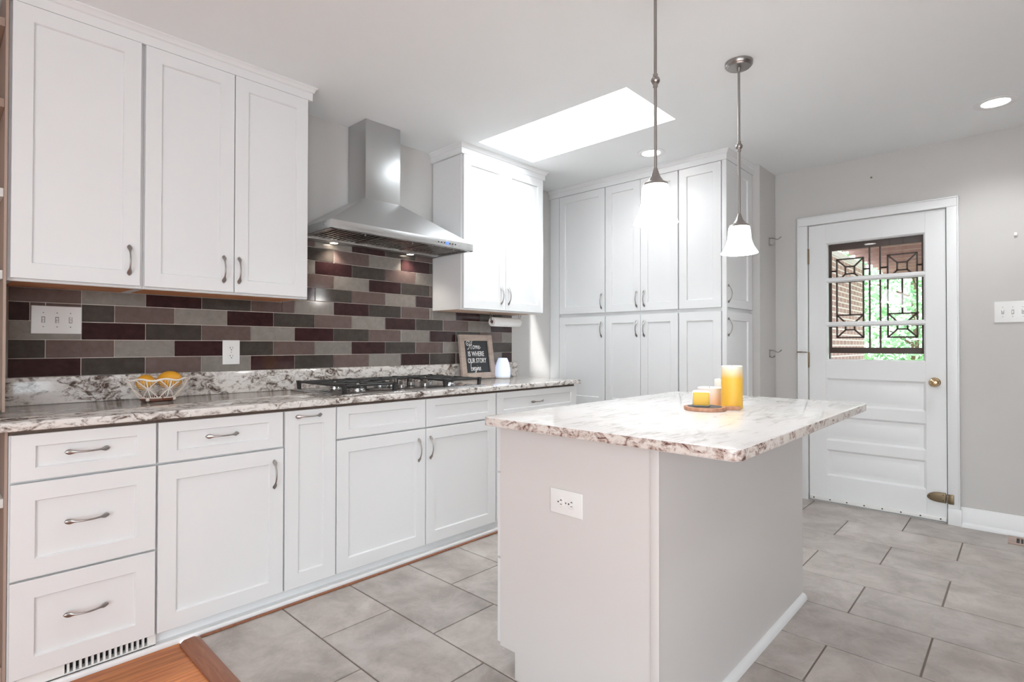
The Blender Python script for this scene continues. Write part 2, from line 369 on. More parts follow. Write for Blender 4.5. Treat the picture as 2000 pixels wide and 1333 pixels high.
# ------------------------------------------------------------------ entry door (structure) with parts
dr = MB().frame((XD+.002, 0, 0), (0, -1, 0), (0, 0, 1), (-1, 0, 0))   # u = -y, v = z, out = -x
def yy(y): return -y
us = [yy(DY1), yy(-1.953), yy(-2.545), yy(DY0)]
zs = [.008, .200, .395, .462, .645, .722, .925, 1.057, 1.318, 1.333, 1.647, 1.662, 1.934, 2.075]
rec = [(0, 0), (.003, -.003), (.014, -.013), (.030, -.013), (.045, -.009)]
dr.plate(us[:2], [zs[0], zs[-1]], set(), T=.044); dr.plate(us[2:], [zs[0], zs[-1]], set(), T=.044)
dr.plate([us[1], us[2]], zs[:8], {(0, 1), (0, 3), (0, 5)}, T=.044, recess=rec, ch=0)
dr.plate([us[1], us[2]], zs[7:], {(0, 0), (0, 2), (0, 4)}, T=.044, hole=True, ch=0)
door = struct('door_1', dr, M['trim'])
struct('glass_pane', MB().box(XD+.022, XD+.027, -2.553, -1.946, 1.05, 1.94), M['glass'], door)
kb = MB().frame((XD, -2.594, .924), (0, 1, 0), (0, 0, 1), (-1, 0, 0)); kb.lathe([(.031, 0), (.031, .004), (.026, .008), (.012, .010), (.010, .03), (.016, .036), (.026, .046), (.029, .056), (.026, .066), (.016, .072), (.003, .073)], seg=28)
struct('door_knob', kb, M['brass'], door)
for z in (1.845, 1.058): kb = MB(); kb.lathe([(.006, 0), (.0075, .004), (.0075, .11), (.006, .116)], (XD-.006, DY1+.002, z-.058), 12); struct('hinge', kb, M['oldbrass'], door)
kb = MB().box(XD-.010, XD+.001, -2.65, -1.845, .010, .038, .002)
sw = struct('door_sweep', kb, M['plastic'], door)
for i in range(8):
    kb = MB().frame((XD-.010, 0, 0), (0, 1, 0), (0, 0, 1), (-1, 0, 0)); kb.lathe([(.005, 0), (.004, .002)], (-2.62+i*.107, .024, 0), 10); struct('screw', kb, M['dark'], sw)
# foot latch of old brass
kb = MB().frame((XD-.002, 0, 0), (0, -1, 0), (0, 0, 1), (-1, 0, 0))
pts = [(2.549+.10*(1-math.cos(t))*.5*1.2-.0, .163+.033*math.sin(t)) for t in [math.pi*i/10 for i in range(6)]]
up = [(2.548, .163), (2.553, .176), (2.566, .187), (2.585, .195), (2.61, .199), (2.648, .199)]
lo = [(2.648, .132), (2.61, .133), (2.585, .136), (2.566, .142), (2.553, .152)]
kb.prism((up+lo)[::-1], 0, .014, bv=.004); kb.box(2.660, 2.690, .133, .196, .012, .026, .004); kb.box(2.652, 2.662, .14, .19, .004, .020, .002)
for q in ((2.562, .168), (2.634, .184), (2.634, .148)): kb.lathe([(.004, .013), (.003, .0155)], (q[0], q[1], 0), 10, 1)
struct('foot_latch', kb, [M['oldbrass'], M['dark']], door)
kb = MB().frame((XD-.022, 0, 0), (0, -1, 0), (0, 0, 1), (-1, 0, 0)); kb.box(1.77, 1.80, 1.113, 1.121, 0, .006, .002); kb.tube([(1.80, 1.117, .004), (1.82, 1.116, .008), (1.835, 1.115, .006)], .003)
kb.ball((1.768, 1.117, .004), .006)
struct('chain_latch', kb, M['oldbrass'], door)
b = MB().frame((XD, 0, 0), (0, -1, 0), (0, 0, 1), (-1, 0, 0))
prof = [(0, 0), (0, .018), (.008, .022), (.055, .022), (.068, .016), (.074, .012), (.074, 0)]
c0, c1, ct = 1.8345, 2.6585, 2.079
b.box(1.766, c0, 0, ct, 0, .020, .003); b.box(1.766, 1.774, 0, 2.1426, 0, .027, .002)
b.box(c1, 2.720, .105, ct, 0, .020, .003); b.box(2.713, 2.721, .105, 2.1426, 0, .027, .002)
b.box(1.766, 2.721, ct, 2.1426, 0, .020, .003); b.box(1.766, 2.721, 2.135, 2.1426, 0, .027, .002)
b.box(c1, 2.729, 0, .108, 0, .032, .003)
struct('trim_2', b, M['trim'])
b = MB().box(XD+.004, XD+.13, DY0-.004, DY1+.004, DZ+.003, DZ+.004).box(XD+.046, XD+.13, DY0-.004, DY0+.012, 0, DZ).box(XD+.046, XD+.13, DY1-.012, DY1+.004, 0, DZ).box(XD, XD+.14, DY0, DY1, -.012, .003)
struct('trim_3', b, M['trim'])

# storm door with the brown iron grille
sd = thing('storm_door', (4.76, -2.24, 0), 'outer storm door with brown geometric iron grille behind the entry door glass', 'storm door')
b = MB(); b.box(4.75, 4.78, -2.66, -2.52, .02, 2.06, .003); b.box(4.75, 4.78, -1.952, -1.84, .02, 2.06, .003); b.box(4.75, 4.78, -2.52, -1.952, 1.890, 2.06, .003); b.box(4.75, 4.78, -2.52, -1.952, 1.110, 1.153, .003); b.box(4.75, 4.78, -2.52, -1.952, .02, .16, .003)
b.build('frame', M['grille'], sd)
b = MB(); t = .0055
def bar(y0, z0, y1, z1):
    d = Vector((0, y1-y0, z1-z0)); L_ = d.length; d.normalize(); b.frame((4.76, y0, z0), (1, 0, 0), d, Vector((1, 0, 0)).cross(d)); b.box(-t, t, -t*.5, L_+t*.5, -t, t)
for y in (-1.957, -2.206, -2.271, -2.517): bar(y, 1.15, y, 1.892)
for a, c in ((-1.996, -2.167), (-2.316, -2.486)):
    mid = (a+c)/2; q = .029
    bar(a, 1.228, a, 1.820); bar(c, 1.228, c, 1.820); bar(mid, 1.397, mid, 1.648)
    for z0, z1 in ((1.228, 1.397), (1.648, 1.820)):
        zm = (z0+z1)/2; bar(a, z0, c, z0); bar(a, z1, c, z1)
        for s1 in (-1, 1):
            bar(mid-q, zm+s1*.027, mid+q, zm+s1*.027); bar(mid+s1*q, zm-.027, mid+s1*q, zm+.027)
            for yy_, s2 in ((a, 1), (c, -1)): bar(yy_, z1 if s1 > 0 else z0, mid+s2*q, zm+s1*.027)
        for ya, yb in ((-1.957, -1.996), (-2.167, -2.206), (-2.271, -2.316), (-2.486, -2.517)): bar(ya, zm, yb, zm)
b.build('grille', M['grille'], sd)

# ------------------------------------------------------------------ cabinetry
FR = {'y': lambda yv: ((0, yv, 0), (1, 0, 0), (0, 0, 1), (0, -1, 0)), 'x': lambda xv: ((xv, 0, 0), (0, -1, 0), (0, 0, 1), (-1, 0, 0))}
def handle(parent, fr, u, z, vertical=True, L_=.130):
    b = MB().frame(*fr); seg = 12; N = 26; vs = []; fs = []
    for i in range(N+1):
        t = i/N; s = (t-.5)*L_; e = min(t, 1-t)
        out = .0045+.024*math.sin(math.pi*min(1, max(0, (t-.06)/.88)))**.85 if .06 < t < .94 else .0045
        w = .0032+.0062*math.exp(-((e-.10)/.085)**2)
        if e < .05: w *= math.sqrt(max(.02, 1-((.05-e)/.05)**2))
        th = .0034
        for k in range(seg):
            a = 2*math.pi*k/seg; p = (w*math.cos(a), out+th*math.sin(a))
            vs.append((u+p[0], z+s, p[1]) if vertical else (u+s, z+p[0], p[1]))
    for i in range(N):
        for k in range(seg): q = (k+1) % seg; fs.append((i*seg+k, i*seg+q, (i+1)*seg+q, (i+1)*seg+k) if vertical else (i*seg+k, (i+1)*seg+k, (i+1)*seg+q, i*seg+q))
    fs.append(tuple(range(seg))); fs.append(tuple(N*seg+k for k in range(seg))[::-1])
    b.add(vs, fs)
    for s in (-1, 1): b.lathe([(.0035, 0), (.0035, .008)], (u, z+s*L_*.40, 0) if vertical else (u+s*L_*.40, z, 0), 10)
    return b.build('handle', M['nickel'], parent)
def front(parent, name, fr, u0, u1, z0, z1, stile=.060, rail=.060, mids=()):
    b = MB().frame(*fr); zs = [z0, z0+rail]
    for a, c in mids: zs += [a, c]
    zs += [z1-rail, z1]
    b.plate([u0, u0+stile, u1-stile, u1], zs, {(1, j) for j in range(1, len(zs)-1, 2)})
    return b.build(name, M['cab'], parent)
# --- upper cabinets
YU = -.3277; ZU0, ZU1 = 1.415, 2.448
def upper(x0, x1, doors, label, left_end=False, right_end=False, under='underside'):
    t = thing('upper_cabinet', ((x0+x1)/2, -.15, 1.405), label, 'cabinet', 'white wall cabinets')
    b = MB(); b.box(x0, x0+.018, YU+.0405, -.0095, 1.4085, CE-.07); b.box(x1-.018, x1, YU+.0405, -.0095, 1.4085, CE-.07)
    b.box(x0+.018, x1-.018, -.020, -.0095, 1.4185, CE-.07); b.box(x0+.018, x1-.018, YU+.042, -.0205, CE-.088, CE-.07)
    b.frame(*FR['y'](YU+.0215)); b.plate([x0, x0+.03, x1-.03, x1], [1.405, 1.435, 2.42, 2.453], {(1, 1)}, T=.0185, hole=True)
    b.build('carcass', M['cab'], t)
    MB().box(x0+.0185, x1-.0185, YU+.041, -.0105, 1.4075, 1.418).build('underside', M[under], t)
    fr = FR['y'](YU)
    for (a, c, hx) in doors:
        d = front(t, 'door', fr, a, c, ZU0, ZU1); handle(d, fr, hx, 1.520)
    return t
upper(.188, .6185, [(.197, .606, .566)], 'white single door wall cabinet at the far left of the tiled wall')
upper(.6195, 1.360, [(.622, .984, .938), (.988, 1.350, 1.006)], 'white double door wall cabinet left of the steel hood')
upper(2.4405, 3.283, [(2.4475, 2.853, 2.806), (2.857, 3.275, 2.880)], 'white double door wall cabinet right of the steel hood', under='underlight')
def crown(nm, path, closed=False, flipn=1):
    """profile swept along plan path with mitred corners; profile (out, z)"""
    prof = [(.0, -.068), (.012, -.068), (.013, -.030), (.019, -.026), (.024, -.012), (.032, -.006), (.032, 0), (-.03, 0), (-.03, -.068)]
    n = len(path); b = MB(); vs = []; fs = []; m_ = len(prof)
    for i in range(n):
        p = Vector(path[i]); d0 = (p-Vector(path[i-1])).normalized() if i else None; d1 = (Vector(path[i+1])-p).normalized() if i < n-1 else None
        n0 = Vector((d0.y, -d0.x)) if d0 else None; n1 = Vector((d1.y, -d1.x)) if d1 else None
        if n0 and n1: nn = (n0+n1); nn = nn/(nn.length_squared/2)
        else: nn = n0 or n1
        for o_, z in prof: q = p+nn*o_; vs.append((q.x, q.y, CE+z))
    for i in range(n-1):
        for k in range(m_): q = (k+1) % m_; fs.append((i*m_+k, (i+1)*m_+k, (i+1)*m_+q, i*m_+q))
    fs.append(tuple(range(m_))); fs.append(tuple((n-1)*m_+k for k in range(m_))[::-1]); b.add(vs, fs)
    o = b.build(nm, M['cab']); o['kind'] = 'structure'
crown('trim_4', [(.188, YU+.012), (1.362, YU+.012), (1.362, -.002)])
crown('trim_5', [(2.438, -.002), (2.438, YU+.012), (3.285, YU+.012), (3.285, -.002)])
# --- base cabinets
YF = -.6355; G0, G1 = .868, .065
fb = FR['y'](YF)
def base_cab(x0, x1, label):
    t = thing('base_cabinet', ((x0+x1)/2, -.33, 0), label, 'cabinet', 'white base cabinets along the tiled wall')
    b = MB(); b.box(x0, x1, YF+.022, -.022, .060, .866); b.box(x0, x1, YF+.045, -.022, .0, .060)
    b.build('carcass', M['cab'], t); MB().box(x0, x1, YF+.024, -.022, .8662, .8825).build('plywood_subtop', M['subtop'], t); return t  # brown strip paints the shaded gap below the countertop
t = base_cab(.176, .6000, 'white three drawer base cabinet at the far left end')
for i, (z0, z1, r_) in enumerate(((.7135, .868, .040), (.390, .7055, .060), (.065, .382, .060))):
    d = front(t, 'drawer_front', fb, .1792+.001, .5935, z0, z1, .062, r_); handle(d, fb, .383, (.796, .556, .236)[i], False)
t = base_cab(.6005, 1.0930, 'white base cabinet with a wide drawer over one door')
d = front(t, 'drawer_front', fb, .6015, 1.0855, .7135, .868, .062, .040); handle(d, fb, .830, .796, False)
d = front(t, 'door', fb, .6015, 1.0890, .065, .705, .062, .062); handle(d, fb, 1.046, .597)
t = base_cab(1.0935, 1.3480, 'narrow white full height pull-out base cabinet')
d = front(t, 'pull_out_front', fb, 1.096, 1.3445, .065, .868, .062, .065); handle(d, fb, 1.205, .840, False)
t = base_cab(1.3485, 2.4470, 'white double door base cabinet under the gas cooktop')
front(t, 'false_drawer_front', fb, 1.351, 1.887, .7135, .868, .062, .040); front(t, 'false_drawer_front', fb, 1.893, 2.4405, .7135, .868, .062, .040)
d = front(t, 'door', fb, 1.351, 1.887, .065, .705, .062, .062); handle(d, fb, 1.839, .594)
d = front(t, 'door', fb, 1.893, 2.4405, .065, .705, .062, .062); handle(d, fb, 1.920, .598)
t = base_cab(2.4475, 3.2900, 'white base cabinet with a wide drawer at the right end, partly behind the island')
d = front(t, 'drawer_front', fb, 2.450, 3.286, .7135, .868, .062, .040); handle(d, fb, 2.841, .788, False)
d = front(t, 'door', fb, 2.450, 2.866, .065, .705, .062, .062); handle(d, fb, 2.83, .597)
d = front(t, 'door', fb, 2.870, 3.286, .065, .705, .062, .062); handle(d, fb, 2.906, .597)
# toe boards, shoe and wood strip
b = MB(); b.box(.6005, 3.30, YF+.036, YF+.044, .003, .060); b.box(.6005, 3.30, YF+.012, YF+.036, .003, .020); b.box(.176, 3.31, YF-.004, YF+.012, .0, .022, .006)
struct('baseboard_cabinet', b, M['trim'])
struct('trim_6', MB().box(.75, 3.31, YF-.022, YF-.0045, 0.0005, .007, .003), M['thresh'])
tv = thing('toe_kick_vent', (.40, YF+.02, 0), 'white slotted heat vent under the three drawer cabinet', 'vent')
b = MB(); b.box(.20, .326, YF+.014, YF+.044, .023, .0595); b.box(.578, .600, YF+.014, YF+.044, .023, .0595); b.box(.326, .578, YF+.014, YF+.044, .023, .027)
for i in range(15): x = .333+i*.0172; b.box(x, x+.007, YF+.016, YF+.030, .027, .0595)
b.build('grille', M['plastic'], tv); MB().box(.32, .582, YF+.0442, YF+.0448, .024, .0598).build('duct_opening', M['dark'], tv)

# --- pantry in the corner
XP = 3.7636; YP = -1.5519; fx = FR['x'](XP); fs_ = FR['y'](YP); ZM0, ZM1 = 1.404, 1.432
def pantry(y0, y1, label):
    t = thing('pantry_cabinet', (4.0, (y0+y1)/2, 0), label, 'cabinet', 'tall white pantry cabinets in the corner')
    MB().box(XP+.022, 4.258, y0, y1, .08, CE-.066).box(XP+.08, 4.258, y0, y1, 0, .08).build('carcass', M['cab'], t); return t
def pdoor(t, fr, a, c, hu, st=.058, hz=(1.525, 1.295)):
    d = front(t, 'door', fr, a, c, ZM1, ZU1, st, .060)
    if hu: handle(d, fr, hu, hz[0])
    d = front(t, 'door', fr, a, c, .10, ZM0, st, .060, mids=((.672, .742),))
    if hu: handle(d, fr, hu, hz[1])
t = pantry(-.5765, -.003, 'tall white single door pantry cabinet nearest the tiled wall')
pdoor(t, fx, .1072, .569, .541)
MB().box(XP+.004, XP+.021, -.102, -.003, .08, CE-.066).build('filler_strip', M['cab'], t)
t = pantry(-1.2045, -.577, 'tall white double door pantry cabinet in the middle of the pantry wall')
pdoor(t, fx, .5765, .890, .862); pdoor(t, fx, .893, 1.197, .927)
t = pantry(-1.530, -1.205, 'tall white pantry corner cabinet with handles on its narrow side')
pdoor(t, fx, 1.206, 1.5141, None)
b = MB(); b.box(XP, XP+.021, -1.5515, -1.520, .08, CE-.066, .001); b.box(XP+.0005, 4.258, -1.5305, -1.5302, .08, CE-.07); b.build('corner_post', M['cab'], t)
pdoor(t, fs_, XP+.012, 4.254, 3.790, .085)
crown('trim_7', [(XP+.002, -.003), (XP+.002, YP+.006), (4.262, YP+.006)][::1])

# --- open shelving at the far left edge
t = thing('open_shelf_unit', (-.35, -.16, 0), 'warm beige open shelving left of the wall cabinets', 'shelves')
b = MB(); b.box(.178, .186, -.335, -.002, .92, CE-.005); b.box(-.9, -.88, -.31, -.002, .92, CE-.005); b.box(-.88, .178, -.02, -.002, .92, CE-.005); b.build('panel', M['shelfpaint'], t)
for z in (1.425, 1.728, 2.06, 2.36): MB().box(-.88, .1775, -.31, -.0205, z-.016, z+.016, .001).build('shelf', M['plastic'] if z < 2 else M['shelfpaint'], t)
t = thing('open_base_shelf', (-.35, -.33, 0), 'warm beige open base shelves under the left end of the counter', 'shelves')
b = MB(); b.box(.1665, .1745, YF+.018, -.02, 0, .882); b.box(-.9, -.88, -.58, -.02, 0, .882); b.box(-.88, .1665, -.05, -.02, 0, .882); b.box(-.88, .1665, -.58, -.05, 0, .10); b.build('panel', M['shelfpaint'], t)
MB().box(-.88, .166, -.60, -.05, .63, .66, .001).build('shelf', M['plastic'], t)

# --- wall countertop with its splash
def slab(b, x0, x1, y0, y1, z0, z1, rad, corners, bv=.005):
    pts = []
    for (cx, cy, sx, sy, a0) in ((x1, y1, -1, -1, 0), (x0, y1, 1, -1, 90), (x0, y0, 1, 1, 180), (x1, y0, -1, 1, 270)):
        rr = rad if corners == 'all' or (cx, cy) in corners else .001
        for i in range(9):
            a = math.radians(a0+90*i/8); pts.append((cx+sx*rr+rr*math.cos(a), cy+sy*rr+rr*math.sin(a)))
    b.prism(pts, z0, z1, bv=bv)
ct = thing('wall_countertop', (1.6, -.33, .883), 'long mottled white and brown granite countertop along the tiled wall', 'countertop')
b = MB(); slab(b, -.9, 3.313, -.660, -.001, .883, .913, .01, {(3.313, -.660)})
b.build('slab', M['granite'], ct)
MB().box(-.5, 3.3255, -.021, -.001, .9132, 1.0285, .002).build('backsplash_strip', M['granite'], ct)

# --- glazed tile backsplash
off = [0, 1, 3, 0, 2, 3, 1, 2, 0, 1]
TX, TP, TR, ZS = .4566, .2446, .0793, 1.0292
b = MB(); b.box(.215, 1.362, -.0035, -.0005, ZS, 1.407, mi=4); b.box(1.362, 2.4395, -.0035, -.0005, ZS, 1.80, mi=4); b.box(2.4395, 3.266, -.0035, -.0005, ZS, 1.407, mi=4)
g_ = .0016
for r_ in range(10):
    z0 = ZS+r_*TR; z1 = z0+TR
    for k in range(0, 14):
        xe = TX+k*TP-(TP/2 if r_ % 2 else 0); xs = xe-TP
        segs = [(max(xs, .215), min(xe, 3.266), (k+off[r_]) % 4)]
        if r_ == 3 and k == 0: segs = [(.215, .283, 0), (.283, .334, 2)]
        if r_ == 3 and k == 1: segs = [(.334, .4566, 2), (.4566, xe, 1)]
        for a, c, ci in segs:
            if r_ >= 5: a, c = max(a, 1.362), min(c, 2.4395)
            zt = z1 if r_ >= 5 else (z1 if r_ == 4 and a > 1.3 and c < 2.5 else min(z1, 1.407))
            if r_ >= 5 and z0 > 1.79: continue
            zt = min(zt, 1.80)
            if r_ == 4 and False: pass
            if r_ == 4 and a < 1.362 < c: b.box(1.362+g_*0, c-g_, -.0085, -.003, z0+g_, z1-g_, .0012, ci, 1); a, c, zt = a, 1.362, 1.407
            if r_ == 4 and a < 2.4395 < c: b.box(a+g_, 2.4395, -.0085, -.003, z0+g_, z1-g_, .0012, ci, 1); a, c, zt = 2.4395, c, 1.407
            if c-a > .012 and zt-z0 > .01: b.box(a+g_, c-g_, -.0085, -.003, z0+g_, zt-g_, .0012, ci, 1)
tb = b.build('tile_backsplash', [M['bt0'], M['bt1'], M['bt2'], M['bt3'], M['wgrout']])
tag(tb, 'glossy maroon, charcoal, mauve and grey running-bond tile backsplash', 'tiles')

# ------------------------------------------------------------------ range hood
hl, hr, yh, h0, h1 = 1.4287, 2.4375, -.427, 1.7774, 1.825; kl, kr, yk, zk = 1.7724, 2.0207, -.2037, 2.0405
hd = thing('range_hood', (1.93, -.21, h0), 'stainless steel pyramid chimney range hood above the cooktop', 'range hood')
b = MB(); b.box(kl, kr, yk, -.009, zk, CE-.001, .0015); b.build('chimney', M['steel'], hd)
b = MB(); e = .0
lo_ = [(hl, yh, h1), (hr, yh, h1), (hr, -.009, h1), (hl, -.009, h1)]; hi_ = [(kl-.004, yk-.004, zk), (kr+.004, yk-.004, zk), (kr+.004, -.009, zk), (kl-.004, -.009, zk)]
b.add(lo_+hi_, [(0, 1, 5, 4), (1, 2, 6, 5), (2, 3, 7, 6), (3, 0, 4, 7), (4, 5, 6, 7)]); b.build('canopy', M['steel'], hd, sharp=10)
b = MB(); tt = .004
b.box(hl, hr, yh, yh+tt, h0, h1, .001); b.box(hl, hl+tt, yh+tt, -.009, h0, h1, .001); b.box(hr-tt, hr, yh+tt, -.009, h0, h1, .001); b.box(hl+tt, hr-tt, -.013, -.009, h0, h1)
b.box(hl, hr, yh, yh+.018, h0, h0+.003); b.box(hl, hl+.02, yh, -.01, h0, h0+.003); b.box(hr-.02, hr, yh, -.01, h0, h0+.003); b.box(hl+tt, hr-tt, -.088, -.009, h0, h0+.012, .001)
b.box(hl+tt, hr-tt, yh+tt, -.013, h1-.004, h1-.001)
b.frame((hl, yh+.07, h0+.03), (0, 1, 0), (0, 0, 1), (-1, 0, 0)); b.lathe([(.007, 0), (.006, .005)], seg=14)
b.build('control_band', M['steel'], hd)
for q in range(3):
    fx0 = hl+.024+q*.3205; fx1 = fx0+.314; b = MB()
    b.box(fx0, fx1, yh+.020, -.090, h0+.028, h0+.030, mi=1)
    b.box(fx0, fx1, yh+.020, yh+.034, h0+.004, h0+.022, .001); b.box(fx0, fx1, -.104, -.090, h0+.004, h0+.022, .001); b.box(fx0, fx0+.008, yh+.03, -.1, h0+.004, h0+.02); b.box(fx1-.008, fx1, yh+.03, -.1, h0+.004, h0+.02)
    for i in range(10): x = fx0+.020+i*.0295; b.box(x, x+.0135, yh+.034, -.104, h0+.007, h0+.011, .002)
    f_ = b.build('baffle_filter', [M['filter'], M['dark']], hd)
    MB().lathe([(.003, -.016), (.005, -.015), (.005, -.003), (.002, 0.004)], ((fx0+fx1)/2+.04, yh+.028, h0+.006), 12).build('filter_knob', M['nickel'], f_)
for x in (1.655, 2.215):
    MB().lathe([(.030, 0), (.030, -.003), (.024, -.004), (.024, -.001)], (x, -.048, h0+.001), 24).build('lamp_ring', M['nickel'], hd)
    MB().lathe([(.023, -.0025), (.023, .0005)], (x, -.048, h0), 24).build('hood_lamp', M['hoodlamp'], hd)
    l = bpy.data.lights.new('hood_spot', 'SPOT'); l.energy = 3.2; l.spot_size = math.radians(115); l.spot_blend = .7; l.color = (1, .90, .78); l.shadow_soft_size = .02
    o = bpy.data.objects.new('hood_spot', l); COL.objects.link(o); o.location = (x, -.052, h0-.008)
b = MB().frame((0, yh, 0), (1, 0, 0), (0, 0, 1), (0, -1, 0))
for x in (2.148, 2.172, 2.196, 2.240, 2.262, 2.285): b.lathe([(.0045, 0), (.0040, .002)], (x, 1.803, 0), 12, 1)
b.box(2.208, 2.228, 1.794, 1.812, 0, .002, .0005, 0)
b.build('control_buttons', [M['blue'], M['dark']], hd)

# ------------------------------------------------------------------ cooktop
cx0, cx1, cy0, cy1 = 1.385, 2.395, -.605, -.060
ck = thing('gas_cooktop', (1.89, -.33, .913), 'stainless steel gas cooktop with black cast iron grates in the countertop', 'cooktop')
b = MB(); b.box(cx0, cx1, cy0, cy1, .9132, .919, .002); b.box(cx0+.02, cx1-.02, cy0+.02, cy1-.02, .9185, .922, .003); b.build('surface', M['steelflat'], ck)
def grate(gx0, gx1, gy0, gy1, burners):
    b = MB(); zt, th = .960, .0042
    def br(x0, y0, x1, y1):
        d = Vector((x1-x0, y1-y0, 0)); L_ = d.length; d.normalize(); n2 = Vector((-d.y, d.x, 0)); b.frame((x0, y0, zt), d, n2, (0, 0, 1)); b.box(-th*.5, L_+th*.5, -th, th, -.0055, .0055, .0015, 0, 1); b.X = Matrix.Identity(4)
    br(gx0, gy0, gx1, gy0); br(gx0, gy1, gx1, gy1); br(gx0, gy0, gx0, gy1); br(gx1, gy0, gx1, gy1)
    if len(burners) > 1: br(gx0, (gy0+gy1)/2, gx1, (gy0+gy1)/2)
    for (bx, by, r_) in burners:
        ya = gy0 if by < (gy0+gy1)/2 or len(burners) == 1 else (gy0+gy1)/2; yb = gy1 if by > (gy0+gy1)/2 or len(burners) == 1 else (gy0+gy1)/2
        br(gx0, by, bx-.022, by); br(gx1, by, bx+.022, by); br(bx, ya, bx, by-.022); br(bx, yb, bx, by+.022)
        for sx, ex in ((-1, gx0), (1, gx1)):
            for sy, ey in ((-1, ya), (1, yb)): br(ex, ey, bx+sx*.035, by+sy*.035)
    for x in (gx0, gx1):
        for y in (gy0, gy1):
            sx = 1 if x == gx0 else -1; sy = 1 if y == gy0 else -1
            b.add([(x-.010, y-.010, .968), (x+.010, y-.010, .968), (x+.010, y+.010, .968), (x-.010, y+.010, .968), (x-.008+sx*.004, y-.008, .9215), (x+.008+sx*.004, y-.008, .9215), (x+.008+sx*.004, y+.008, .9215), (x-.008+sx*.004, y+.008, .9215)], [(0, 1, 2, 3), (7, 6, 5, 4), (0, 4, 5, 1), (1, 5, 6, 2), (2, 6, 7, 3), (3, 7, 4, 0)])
    g = b.build('grate', M['iron'], ck)
    for (bx, by, r_) in burners:
        bb = MB(); bb.lathe([(r_, 0), (r_, .006), (r_*.85, .010), (r_*.85, .014), (r_*.8, .0155)], (bx, by, .9221), 28, 1, cap0=False); bb.lathe([(r_*.78, .0155), (r_*.80, .020), (r_*.7, .025), (.002, .026)], (bx, by, .9221), 28, 0)
        bb.build('burner', [M['iron'], M['steelflat']], ck)
grate(1.420, 1.725, -.575, -.090, [(1.572, -.455, .042), (1.572, -.215, .034)])
grate(2.075, 2.355, -.575, -.090, [(2.215, -.455, .034), (2.215, -.215, .042)])
grate(1.740, 2.060, -.250, -.090, [(1.900, -.170, .045)])
for (x, y) in ((1.822, -.500), (1.990, -.500), (1.845, -.370), (1.985, -.370), (1.915, -.300)):
    b = MB(); b.lathe([(.024, 0), (.024, .003), (.019, .005)], (x, y, .9221), 24, 1); b.lathe([(.0175, .005), (.0175, .022), (.016, .024)], (x, y, .9221), 24, 0); b.box(x-.005, x+.005, y-.018, y+.018, .945, .966, .003)
    b.build('control_knob', [M['nickel'], M['dark']], ck)

# ------------------------------------------------------------------ island
IX0, IX1, IY0, IY1 = 1.354, 2.845, -2.527, -1.630; JX0, JX1, JY0, JY1 = 1.4185, 2.790, -2.280, -1.663
t = thing('island_cabinet', (2.1, -1.95, 0), 'off-white kitchen island cabinet with plain panels', 'kitchen island')
b = MB(); b.box(JX0+.004, JX1, JY0+.004, JY1, .090, .8815); b.box(JX0+.02, JX1-.02, JY0+.004, JY1-.072, 0, .090); b.build('carcass', M['isl'], t)
b = MB().frame((JX0, 0, 0), (0, -1, 0), (0, 0, 1), (-1, 0, 0)); b.prism([(1.663, .092), (1.735, .092), (1.735, 0), (2.284, 0), (2.284, .8813), (1.663, .8813)][::-1], -.004, .0015)
b.build('end_panel', M['isl'], t)
MB().box(JX0-.006, JX0+.0, JY0-.004, JY0+.022, .0, .881, .001).build('corner_batten', M['isl'], t)
MB().box(JX0+.002, JX1+.001, JY0, JY0+.004, .0, .8813).build('back_panel', M['isl'], t)
b = MB().frame((JX0+.001, JY0, 0), (0, -1, 0), (0, 0, 1), (1, 0, 0)); b.prism([(.020*math.cos(math.radians(a)), .026*math.sin(math.radians(a))) for a in (0, 15, 30, 45, 60, 75, 90)]+[(0, 0)], 0, JX1-JX0)
b.build('quarter_round', M['trim'], t)
ff = ((0, JY1+.022, 0), (-1, 0, 0), (0, 0, 1), (0, 1, 0))
xs_ = [JX0+.004, 1.87, 2.33, JX1-.002]
for i in range(3):
    a, c = -xs_[i+1]+.002, -xs_[i]-.002
    for z0, z1 in ((.712, .868), (.098, .704)) if i else ((.712, .868), (.405, .704), (.098, .397)):
        d = front(t, 'drawer_front' if z1-z0 < .35 else 'door', ff, a, c, z0, z1, .06, .04 if z1 > .8 else .06); handle(d, ff, (a+c)/2, (z0+z1)/2, False)
t = thing('island_countertop', (2.1, -2.08, .882), 'pale veined granite slab overhanging the island', 'countertop')
b = MB(); slab(b, IX0, IX1, IY0, IY1, .882, .914, .030, 'all', .004)
# top faces keep the pale veined look, the sides show the browner cut edge
o = b.build('slab', [M['granite_top'], M['granite_edge']], t)
for p_ in o.data.polygons:
    if abs(p_.normal.z) < .5: p_.material_index = 1

